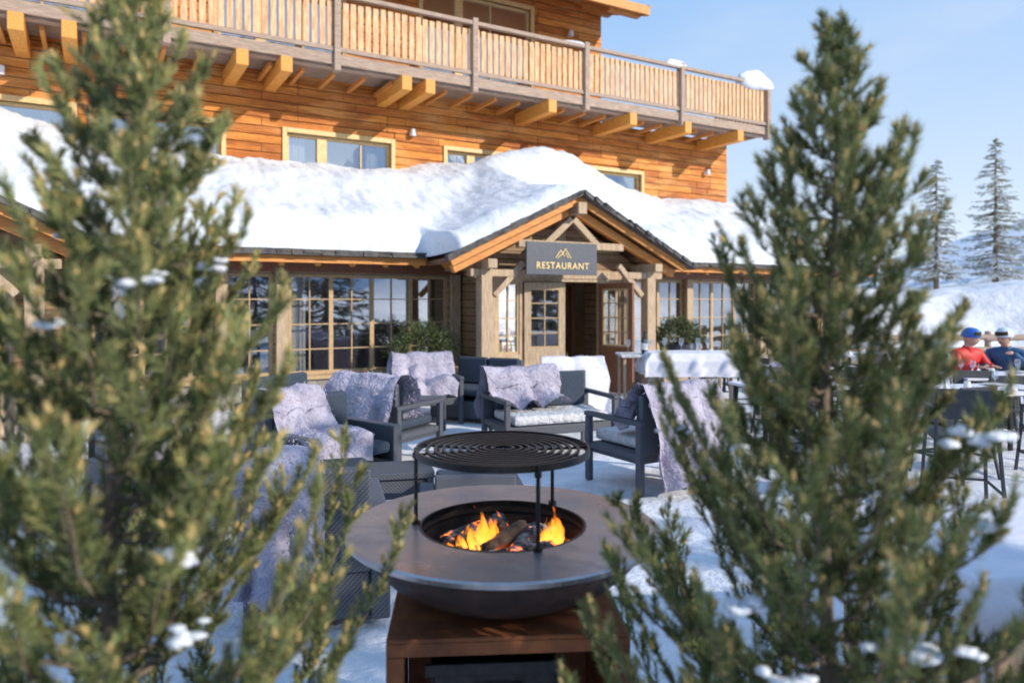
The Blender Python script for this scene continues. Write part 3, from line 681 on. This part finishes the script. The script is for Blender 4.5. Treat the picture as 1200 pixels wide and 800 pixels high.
def dchair(loc,rz,sh=.46,name='terrace_chair',thr=False):
    e=empty(name,(loc[0],loc[1],0),rz); p=P(); b=sh+.38
    p.box(-.23,.23,-.24,.22,sh-.035,sh)
    for x in (-.215,.215):
        p.beam((x,-.22,sh-.035),(x*1.12,-.27,0),.026,.026,up=(0,1,0)); p.beam((x,.20,sh-.035),(x*1.12,.30,0),.026,.026,up=(0,1,0)); p.beam((x,.205,sh),(x,.27,b),.028,.028,up=(0,1,0))
        p.beam((x,.235,sh+.2),(x,-.2,sh+.2),.04,.024); p.beam((x,-.2,sh+.2),(x,-.22,sh),.026,.026,up=(0,1,0)); p.beam((x*1.08,-.25,.2),(x*1.08,.27,.2),.02,.02)
    p.beam((-.24,-.25,.2),(.24,-.25,.2),.02,.02); 
    p.beam((0,.225,sh+.14),(0,.268,b),.43,.014,up=(0,-1,0))
    p.build('chair_frame',M['pot'],e,.005)
    if thr: throw(e,-.2,.2,[(.12,sh+.01),(.2,sh+.1),(.24,b-.05),(.27,b+.03),(.32,b-.06),(.33,b-.35)],loc[0]*3,None,b,1500)
    return e
dchair((3.62,5.85),R(160),.62,'bar_chair'); dchair((4.25,7.0),R(200),.5); dchair((3.9,6.9),R(170),.5)
dtable((4.95,7.7),R(8),1.5,.8); dchair((5.2,6.9),R(172)); dchair((4.6,8.5),R(5)); dchair((5.5,8.45),R(-8))
dtable((6.15,9.1),R(4),1.5,.8); dchair((5.6,8.4),R(178)); dchair((4.7,10.3),R(100))
dtable((4.2,10.4),R(10),1.2,.8); dchair((3.6,9.6),R(170),thr=True); dchair((4.4,9.5),R(190)); dchair((4.9,9.2),R(190)); dchair((3.4,10.6),R(-80))
dtable((3.1,8.1),R(12),1.1,.75); dchair((2.9,7.3),R(176)); dchair((3.3,8.9),R(8)); dtable((3.5,12.6),R(25),1.2,.8); dchair((3.2,11.8),R(200))
dtable((8.3,10.6),R(4),1.5,.8); dchair((7.6,9.6),R(178)); dchair((8.6,11.5),R(2)); dchair((6.9,12.0),R(30)); dtable((6.2,12.6),R(8),1.3,.8); dchair((5.6,11.6),R(190)); dchair((6.6,11.6),R(170))
def bar(loc,w=.7,h=1.05,cl=False):
    e=empty('bar_table',(loc[0],loc[1],0)); p=P(); p.box(-w/2,w/2,-.3,.3,h-.03,h); p.build('top',M['ltcush'] ,e,.005)
    p=P()
    for x in (-w/2+.05,w/2-.05):
        for y in (-.25,.25): p.box(x-.018,x+.018,y-.018,y+.018,0,h-.031)
    p.box(-w/2+.07,w/2-.07,-.26,-.24,.25,.28); p.build('legs',M['tan'],e)
    if cl: cloth(e,w/2,.3,h+.012,.3)
    for x in (-.3,-.1,.1,.22): glassware(e,x*w,-.1,h+.012)
    return e
b1=bar((2.35,9.7),1.1,.98,True); b2=bar((1.75,9.9),.6,.95)
p=P(); p.lathe([(0,0),(.038,0),(.04,.01),(.04,.19),(.03,.225),(.014,.25),(.014,.30),(.017,.302),(.017,.315),(0,.315)],(0.05,-.05,.95),20); p.build('wine_bottle',M['bottle'],b2,smooth=True)
p=P(); p.lathe([(.0405,.06),(.0405,.15)],(0.05,-.05,.95),20); p.build('bottle_label',M['china'],b2)
e=empty('cloth_covered_table',(2.12,2.95,0),R(6)); cloth(e,.62,.45,.76,.36)
p=P()
for x in (-.55,.55):
    for y in (-.38,.38): p.box(x-.025,x+.025,y-.025,y+.025,0,.74)
p.build('legs',M['tan'],e)
e=empty('wooden_paling_fence',(0,0,0)); p=P()
for k in range(9):
    x=1.24+k*.11; y=1.98-.03*k; w=.04; zt=.74+random.uniform(-.02,.04)
    p.add([(x-w,y,0),(x+w,y,0),(x+w,y,zt),(x,y,zt+.06),(x-w,y,zt),(x-w,y+.025,0),(x+w,y+.025,0),(x+w,y+.025,zt),(x,y+.025,zt+.06),(x-w,y+.025,zt)],[(0,1,2,3,4),(9,8,7,6,5),(0,5,6,1),(1,6,7,2),(2,7,8,3),(3,8,9,4),(4,9,5,0)])
p.beam((1.18,2.03,.6),(2.2,1.77,.6),.03,.07); p.beam((1.18,2.03,.25),(2.2,1.77,.25),.03,.07); p.build('palings',M['picket'],e,.004)
e=empty('log_rail_fence',(0,0,0)); p=P()
for k in range(12):
    x=5.5+k*1.6; y=15.4+k*.1; p.cyl((x,y,-.1),(x,y,1.0),.07,.06)
    if k<11:
        for z in (.3,.58,.85): p.cyl((x-.1,y-.06,z),(x+1.7,y+.04,z+.03),.07,.06)
p.build('rails',M['rail'],e,smooth=False)
def shrub(loc,r,name='potted_shrub',h=.35):
    e=empty(name,loc,0); p=P(); p.lathe([(0,0),(r*.6,0),(r*.75,h),(r*.68,h),(r*.66,h-.04),(0,h-.04)],n=24); p.build('pot',M['pot'],e,smooth=False)
    n=4200; d=rng.normal(0,1,(n,3)); d/=np.linalg.norm(d,axis=1)[:,None]; d[:,2]=np.abs(d[:,2]*1.0)-.15
    rr=r*rng.uniform(.35,1,(n,1))**.5*(1+.22*np.sin(d[:,:1]*9)*np.cos(d[:,1:2]*8)); b=d*rr+np.array([0,0,h+.08]); dd=d+rng.normal(0,.5,(n,3)); dd/=np.linalg.norm(dd,axis=1)[:,None]
    s=np.cross(dd,rng.normal(0,1,(n,3))); s/=np.linalg.norm(s,axis=1)[:,None]
    V=np.concatenate([b+s*.008,b-s*.008,b+dd*.07]); c=np.tile(rng.uniform(.5,1.2,(n,1))*np.array([.10,.13,.05]),(3,1))
    npmesh('foliage',V,np.stack([np.arange(n),np.arange(n)+n,np.arange(n)+2*n],1),M['leaf'],e,col=c)
    return e
def bl(s,d): 
    return Matrix.Rotation(R(30),3,'Z')@Vector((s,-d,0))+Vector((-2.83,12.04,0))
v=bl(1.15,.75); shrub((v.x,v.y,.35),.55,h=.42); 
w=P(); w.box(-.5,.9,-.25,.25,0,.35)
e=empty('wooden_planter_box',(v.x,v.y,0),R(30)); w.build('box',M['rail'],e,.01); w=P(); w.box(.35,.85,-.2,.2,.352,.55); w.build('crate',M['picket'],e,.01)
v=bl(6.5,1.0); shrub((v.x,v.y,.4),.5,h=.42); e=empty('wooden_planter_box',(v.x,v.y,0),R(30)); w=P(); w.box(-.6,.6,-.25,.25,0,.4); w.build('box',M['rail'],e,.01)
# ------------------------------------------------------------ conifers
def needles(p0,p1,n,L,w,cols,name,parent,spread=(.45,1.05)):
    m=len(p0); ii=np.repeat(np.arange(m),n); t=rng.uniform(0,1,m*n)[:,None]; a=p1-p0; ln=np.linalg.norm(a,axis=1)[:,None]; a=a/ln
    ax=a[ii]; b=p0[ii]+ax*ln[ii]*t; q=np.cross(ax,rng.normal(0,1,(m*n,3))); q/=np.linalg.norm(q,axis=1)[:,None]
    ph=rng.uniform(spread[0],spread[1],(m*n,1))*(1-.5*t**3); d=ax*np.cos(ph)+q*np.sin(ph)+np.array([0,0,.12]); d/=np.linalg.norm(d,axis=1)[:,None]
    s=np.cross(d,rng.normal(0,1,(m*n,3))); s/=np.linalg.norm(s,axis=1)[:,None]; LL=L*rng.uniform(.7,1.15,(m*n,1)); W=w*rng.uniform(.8,1.2,(m*n,1))
    V=np.concatenate([b+s*W,b-s*W,b+d*LL]); N=m*n
    c=cols(ii,t); c=np.concatenate([c,c,c*1.15])
    return npmesh(name,V,np.stack([np.arange(N),np.arange(N)+N,np.arange(N)+2*N],1),M['leaf'],parent,col=c)
def near_pine(loc,top,prof,zlow,seed,nb,lean=(0,0)):
    global rng; rng=np.random.default_rng(seed); rd=random.Random(seed)
    pz=[a for a,b in prof]; pr=[b for a,b in prof]
    rfun=lambda z: float(np.interp(z,pz,pr))
    e=empty('potted_pine_tree',(loc[0],loc[1],0)); tp=P(); T0=[];T1=[];K=[]
    def trunk(z): f=z/top; return Vector((lean[0]*f*f+.015*math.sin(z*5+seed),lean[1]*f*f+.012*math.cos(z*4+seed),z))
    N=20
    for i in range(N): tp.cyl(trunk(top*.97*i/N),trunk(top*.97*(i+1)/N),.026*(1-.88*i/N),.026*(1-.88*(i+1)/N),8,False)
    lumps=[]
    for k in range(nb):
        f=((k+rd.random()*.8)/nb)**.95; z=zlow+(top-.03-zlow)*f; az=k*2.399+rd.uniform(-.4,.4); Rr=rfun(z)*rd.uniform(.62,1.18)
        base=trunk(z-Rr*.6); d=Vector((math.cos(az),math.sin(az),0)); up=rd.uniform(.5,.95); ns_=7; pts=[base]
        for i in range(1,ns_+1):
            t=i/ns_; pts.append(base+d*Rr*(t**.8)+Vector((0,0,Rr*(.15*t+up*t*t)))+Vector((rd.uniform(-1,1),rd.uniform(-1,1),rd.uniform(-1,1)))*.010)
        br=.002+.008*Rr
        for i in range(ns_): tp.cyl(pts[i],pts[i+1],br*(1-.8*i/ns_),br*(1-.8*(i+1)/ns_),5,False)
        nt_=max(3,int(Rr/.0135)); 
        for q in range(nt_):
            t=.12+.88*(q+rd.random())/nt_; t=min(t,.99); i=int(t*ns_); fr_=t*ns_-i; b=pts[i].lerp(pts[i+1],fr_); ax=(pts[i+1]-pts[i]).normalized()
            sd=ax.cross(Vector((0,0,1))).normalized()*rd.choice((-1,1))
            dr=(ax*rd.uniform(.5,1)+sd*rd.uniform(.2,.9)+Vector((0,0,rd.uniform(.3,1.1)))).normalized()
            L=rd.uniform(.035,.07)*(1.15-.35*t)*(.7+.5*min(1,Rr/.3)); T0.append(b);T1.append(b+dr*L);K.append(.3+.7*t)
            if rd.random()<.30: 
                b2=b+dr*L*.5; d2=(dr+Vector((rd.uniform(-1,1),rd.uniform(-1,1),rd.uniform(0,.8)))*.8).normalized(); T0.append(b2);T1.append(b2+d2*L*.7);K.append(.3+.7*t)
        T0.append(pts[-2]);T1.append(pts[-1]+(pts[-1]-pts[-2]).normalized()*.02);K.append(1.25)
        if rd.random()<.16 and z<top-.45: lumps.append((pts[rd.choice((4,5,6))]+Vector((0,0,.012)),rd.uniform(.014,.028)))
    for i in range(4,N): 
        T0.append(trunk(top*.97*i/N)); T1.append(trunk(top*.97*(i+1)/N)); K.append(.3 if i<15 else .9)
    T0.append(trunk(top*.95));T1.append(trunk(top));K.append(1.2)
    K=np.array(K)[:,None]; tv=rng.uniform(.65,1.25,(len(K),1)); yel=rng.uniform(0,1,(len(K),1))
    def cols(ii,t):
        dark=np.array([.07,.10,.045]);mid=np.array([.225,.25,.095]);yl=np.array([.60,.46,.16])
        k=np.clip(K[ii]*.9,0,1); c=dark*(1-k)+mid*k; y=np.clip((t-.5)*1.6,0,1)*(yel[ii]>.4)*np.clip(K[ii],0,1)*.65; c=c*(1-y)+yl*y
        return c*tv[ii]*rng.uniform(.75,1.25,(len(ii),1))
    tp.build('trunk_and_limbs',M['bark'],e,smooth=True)
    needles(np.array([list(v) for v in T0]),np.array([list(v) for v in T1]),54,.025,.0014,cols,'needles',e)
    bu=P()
    for a,b_,k_ in zip(T0,T1,K[:,0]):
        if k_>.75 and rd.random()<.55:
            dr=(b_-a).normalized(); bu.cyl(b_-dr*.004,b_+dr*.010,.0042,.0025,5)
    bu.build('buds',M['bud'],e)
    for i,(q,r_) in enumerate(lumps): snowcluster(q,r_,e,i+seed)
    pot=P(); pot.lathe([(0,.0),(.2,0),(.26,.42),(.235,.42),(.225,.36),(0,.36)],n=28); pot.build('pot',M['pot'],e)
    return e,len(T0)
e1,n1=near_pine((-.69,1.27),2.27,[(.72,.47),(1.0,.49),(1.15,.45),(1.33,.35),(1.7,.225),(1.92,.165),(2.1,.09),(2.27,.02)],.66,11,180,(.02,0))
e2,n2=near_pine((.61,1.42),2.25,[(.72,.47),(1.0,.48),(1.2,.38),(1.45,.25),(1.7,.205),(1.98,.12),(2.12,.055),(2.25,.01)],.66,23,180,(.02,0))
for (e,q,r_) in ((e1,(.14,-.14,1.30),.034),(e1,(-.08,-.22,1.27),.03),(e1,(.2,-.18,1.2),.028),(e1,(-.02,-.14,1.66),.02),(e2,(.06,-.24,1.13),.04),(e2,(.17,-.18,1.46),.036),(e2,(-.22,-.18,1.18),.03),(e2,(-.16,-.24,1.08),.034),(e2,(.2,-.17,1.32),.03),(e2,(.02,-.22,1.25),.024),(e2,(.12,-.15,1.62),.022)):
    snowcluster(q,r_,e,int(q[0]*900),9)
def spruce(loc,H,Rm,seed,name='spruce_tree',snowy=.3,nb=170,z0=.1,gc=(.34,.33,.19)):
    global rng; rng=np.random.default_rng(seed); rd=random.Random(seed)
    e=empty(name,(loc[0],loc[1],float(gh(loc[0],loc[1]))-.1)); tp=P(); tp.cyl((0,0,0),(0,0,H*.97),H*.02,.01,8,False); T0=[];T1=[]
    for k in range(nb):
        f=(k+rd.random())/nb; f=f**1.15; z=H*(z0+(.98-z0)*f); az=rd.uniform(0,6.28); Rr=Rm*(1-f)**.8*rd.uniform(.55,1.1)+.08
        d=Vector((math.cos(az),math.sin(az),0)); b=Vector((0,0,z)); pts=[b+d*Rr*t+Vector((0,0,Rr*(-.35*t+.25*t*t))) for t in (0,.33,.66,1)]
        for i in range(3): tp.cyl(pts[i],pts[i+1],H*.004*(1-i/4),H*.004*(1-(i+1)/4),4,False)
        for q in range(max(3,int(Rr/.14))):
            t=rd.uniform(.2,1); bb=b+d*Rr*t+Vector((0,0,Rr*(-.35*t+.25*t*t))); sd=d.cross(Vector((0,0,1)))*rd.choice((-1,1)); dr=(d*.6+sd*rd.uniform(0,.9)+Vector((0,0,rd.uniform(-.5,.1)))).normalized(); T0.append(bb);T1.append(bb+dr*rd.uniform(.2,.45)*min(1,.4+Rr))
    T0.append(Vector((0,0,H*.9)));T1.append(Vector((0,0,H)))
    sw=rng.uniform(0,1,(len(T0),1)); tv=rng.uniform(.6,1.3,(len(T0),1))
    def cols(ii,t):
        g=np.array(gc); s=np.array([.74,.77,.82]); m=(rng.uniform(0,1,(len(ii),1))<(snowy*(sw[ii]>.25))); return np.where(m,s,g*tv[ii])
    tp.build('trunk_and_limbs',M['bark'],e); needles(np.array([list(v) for v in T0]),np.array([list(v) for v in T1]),30,.13,.013,cols,'needles',e); return e
spruce((23.4,40),7.4,1.5,3,snowy=.75); spruce((27.0,40.5),8.6,1.7,4,snowy=.7); spruce((22.0,44),4.5,1.1,5,snowy=.75); spruce((31.5,43),7.0,1.5,6,snowy=.7)
for i,(x,y,h) in enumerate(((6.2,-.6,5.6),(8.0,1.2,6.0),(9.6,-2.0,8),(4.8,-3.2,5.5),(-6,-9,9),(-1,-12,10),(3,-14,9))): spruce((x,y),h,1.7,40+i,snowy=.15,nb=110,gc=(.07,.085,.04))  # unseen spruces added off camera to shade the terrace and fill window reflections
# ------------------------------------------------------------ people
def skin(name,verts,edges,rad,mat,parent,lv=2,matf=None):
    me=D.meshes.new(name); me.from_pydata([tuple(v) for v in verts],edges,[]); o=D.objects.new(name,me); link(o,parent)
    s=o.modifiers.new('s','SKIN'); 
    for i,r in enumerate(rad): me.skin_vertices[0].data[i].radius=(r,r) if not isinstance(r,tuple) else r
    me.skin_vertices[0].data[0].use_root=True
    sb=o.modifiers.new('b','SUBSURF'); sb.levels=lv; sb.render_levels=lv
    dg=bpy.context.evaluated_depsgraph_get(); dg.update(); m2=D.meshes.new_from_object(o.evaluated_get(dg)); o.modifiers.clear(); o.data=m2
    for m in (mat if isinstance(mat,list) else [mat]): m2.materials.append(m)
    for p_ in m2.polygons:
        p_.use_smooth=True
        if matf: p_.material_index=matf(p_.center)
    return o
def person(loc,rz,jacket,helm,turn=0,armup=False,name='seated_skier'):
    e=empty(name,loc,rz)
    wl=(-.17,-.36,.80); wr=(.12,-.30,.80) if not armup else (.10,-.24,.98)
    er=(.27,-.12,.76) if not armup else (.27,-.22,.80)
    V=[(0,0,.50),(0,.02,.68),(0,-.01,.86),(0,-.03,.975),(0,-.045,1.05),
       (-.18,-.02,.95),(-.26,-.12,.74),wl,(.18,-.02,.95),er,wr,
       (-.10,-.03,.50),(-.14,-.43,.52),(-.14,-.42,.12),(-.15,-.58,.06),(.10,-.03,.50),(.14,-.43,.52),(.14,-.42,.12),(.15,-.58,.06)]
    E=[(0,1),(1,2),(2,3),(3,4),(3,5),(5,6),(6,7),(3,8),(8,9),(9,10),(0,11),(11,12),(12,13),(13,14),(0,15),(15,16),(16,17),(17,18)]
    Rr=[(.16,.13),(.155,.12),(.18,.13),(.12,.09),.055,.08,.06,.042,.08,.06,.042,.095,.075,.06,.05,.095,.075,.06,.05]
    mf=lambda c:2 if c.z<.2 else (1 if c.z<.56 and not(c.z>.5 and abs(c.y)<.02) else 0)
    skin('clothed_body',V,E,Rr,[jacket,M['trouser'],M['boot']],e,2,mf)
    H=D.objects.new('head_group',None); link(H,e); H.location=(0,-.045,1.06); H.rotation_euler=(R(8),0,turn)
    OZ=-1.06-.015
    bm_=bmesh.new(); bmesh.ops.create_uvsphere(bm_,u_segments=32,v_segments=24,radius=1)
    for v in bm_.verts:
        x,y,z=v.co; 
        jaw=1-.28*max(0,-z); X=x*.075*jaw; Yy=y*.095; Zz=z*.115
        if y<0:
            nz=math.exp(-((x)/.16)**2-((z+.12)/.2)**2); Yy-=.022*nz*(y<-.6)
            for sx in (-.38,.38): Yy+=.010*math.exp(-((x-sx)/.17)**2-((z-.06)/.12)**2)
            Yy-=.006*math.exp(-((x)/.3)**2-((z+.5)/.08)**2)
        v.co=(X,Yy,Zz)
    me=D.meshes.new('head'); bm_.to_mesh(me); bm_.free(); me.materials.append(M['skin']); me.polygons.foreach_set('use_smooth',[True]*len(me.polygons)); h=D.objects.new('head',me); h.location=(0,-.02,1.185+OZ); link(h,H)
    p=P(); p.cyl((0,-.04,1.0),(0,-.05,1.10),.052,.05,16); p.build('neck',M['skin'],e,smooth=True)
    p=P(); p.cyl((0,-.03,.98),(0,-.045,1.055),.085,.066,18); p.build('collar',jacket,e,.01)
    p=P(); p.lathe([(.104,-.01),(.112,.0),(.112,.03),(.102,.07),(.075,.105),(.035,.122),(0,.126)],(0,0,0),28); o=p.build('helmet',helm,H,smooth=True); o.location=(0,-.01,1.205+OZ); o.scale=(.92,1.1,1); o.rotation_euler=(R(-6),0,0)
    p=P(); 
    for k in range(12):
        a=R(-90-55+k*10); b=R(-90-55+(k+1)*10); p.add([(.1*math.cos(a),.118*math.sin(a),-.005),(.1*math.cos(b),.118*math.sin(b),-.005),(.1*math.cos(b),.118*math.sin(b),.05),(.1*math.cos(a),.118*math.sin(a),.05)],[(0,1,2,3)])
    o=p.build('goggles',M['gog'],H,smooth=True); o.location=(0,-.015,1.235+OZ)
    p=P()
    for sx in (-1,1): p.lathe([(0,0),(.009,.002),(.009,.006),(0,.009)],(sx*.029,-.106,1.185+OZ),10)
    p.box(-.022,.022,-.1105,-.106,1.128+OZ,1.134+OZ); p.build('eyes_and_mouth',M['hair'],H)
    p=P()
    for sx in (-1,1): p.lathe([(0,-.03),(.012,-.02),(.016,0),(.012,.022),(0,.03)],(sx*.074,-.01,1.18+OZ),10)
    p.build('ears',M['skin'],H,smooth=True)
    for sx,wp in ((-1,wl),(1,wr)):
        w=Vector(wp); pv=[w,w+Vector((-sx*.02,-.06,-.0))]; ed=[(0,1)]; rd_=[.026,(.034,.018)]
        for k in range(4):
            r0=w+Vector((-sx*.02+sx*(.027-.018*k),-.095,.0)); L=(.03,.036,.033,.025)[k]; i=len(pv)
            pv+=[r0,r0+Vector((0,-L,-.004)),r0+Vector((0,-L*1.6,-.018))]; ed+=[(1,i),(i,i+1),(i+1,i+2)]; rd_+=[.010,.0085,.007]
        i=len(pv); pv+=[w+Vector((-sx*.055,-.05,.0)),w+Vector((-sx*.068,-.085,-.006))]; ed+=[(1,i),(i,i+1)]; rd_+=[.011,.009]
        skin('hand',pv,ed,rd_,M['skin'],e,1)
    return e
person((6.22,9.95,0),R(14),M['red'],M['helmB'],R(22)); dchair((6.22,10.02),R(14))
person((6.78,9.95,0),R(-42),M['blue'],M['helmW'],R(-25),True); dchair((6.78,10.02),R(-42))
# ------------------------------------------------------------ light / world
az=R(118); el=R(25)
sv=Vector((math.sin(az)*math.cos(el),math.cos(az)*math.cos(el),math.sin(el)))
L=D.lights.new('sun','SUN'); L.energy=5; L.angle=R(.53); L.color=(1,.90,.77); lo=D.objects.new('sun',L); lo.rotation_euler=sv.to_track_quat('Z','Y').to_euler(); link(lo)
W=D.worlds.new('World'); scene.world=W; W.use_nodes=True; nt=W.node_tree; nt.nodes.clear()
sk=nt.nodes.new('ShaderNodeTexSky'); sk.sky_type='NISHITA'; sk.sun_disc=False; sk.sun_elevation=el; sk.sun_rotation=az; sk.air_density=1; sk.dust_density=1.2; sk.ozone_density=1.2; sk.altitude=1800
tc=nt.nodes.new('ShaderNodeTexCoord'); sp=nt.nodes.new('ShaderNodeSeparateXYZ'); nt.links.new(tc.outputs['Generated'],sp.inputs[0])
mr=nt.nodes.new('ShaderNodeMapRange'); mr.inputs[1].default_value=0.0; mr.inputs[2].default_value=.42; nt.links.new(sp.outputs[2],mr.inputs[0])
hz=mixc(nt,mr.outputs[0],(6.1,6.7,7.3),(2.3,4.2,7.2))
mp=nt.nodes.new('ShaderNodeMapping'); mp.inputs['Scale'].default_value=(1.2,1.2,4); nt.links.new(tc.outputs['Generated'],mp.inputs[0])
cl=noisen(nt,mp.outputs[0],2.2,6,.6,.45,.85); m3=nt.nodes.new('ShaderNodeMath'); m3.operation='MULTIPLY'; m3.inputs[1].default_value=.4; nt.links.new(cl,m3.inputs[0])
hz=mixc(nt,m3.outputs[0],hz,(6.2,6.6,7.0))
hz=mixc(nt,.82,sk.outputs[0],hz)
bg=nt.nodes.new('ShaderNodeBackground'); bg.inputs[1].default_value=.15; wo=nt.nodes.new('ShaderNodeOutputWorld'); nt.links.new(hz,bg.inputs[0]); nt.links.new(bg.outputs[0],wo.inputs[0])
# ------------------------------------------------------------ camera
cd=D.cameras.new('camera'); cd.sensor_width=36; cd.lens=25.5; cd.shift_y=-50/1200; cd.clip_end=3000; cd.clip_start=.05
cd.dof.use_dof=True; cd.dof.focus_distance=3.8; cd.dof.aperture_fstop=1.9
co=D.objects.new('camera',cd); co.location=(0,0,1.7); co.rotation_euler=(R(90),0,0); link(co); scene.camera=co
scene.view_settings.view_transform='Standard'; scene.view_settings.look='None'; scene.view_settings.exposure=0
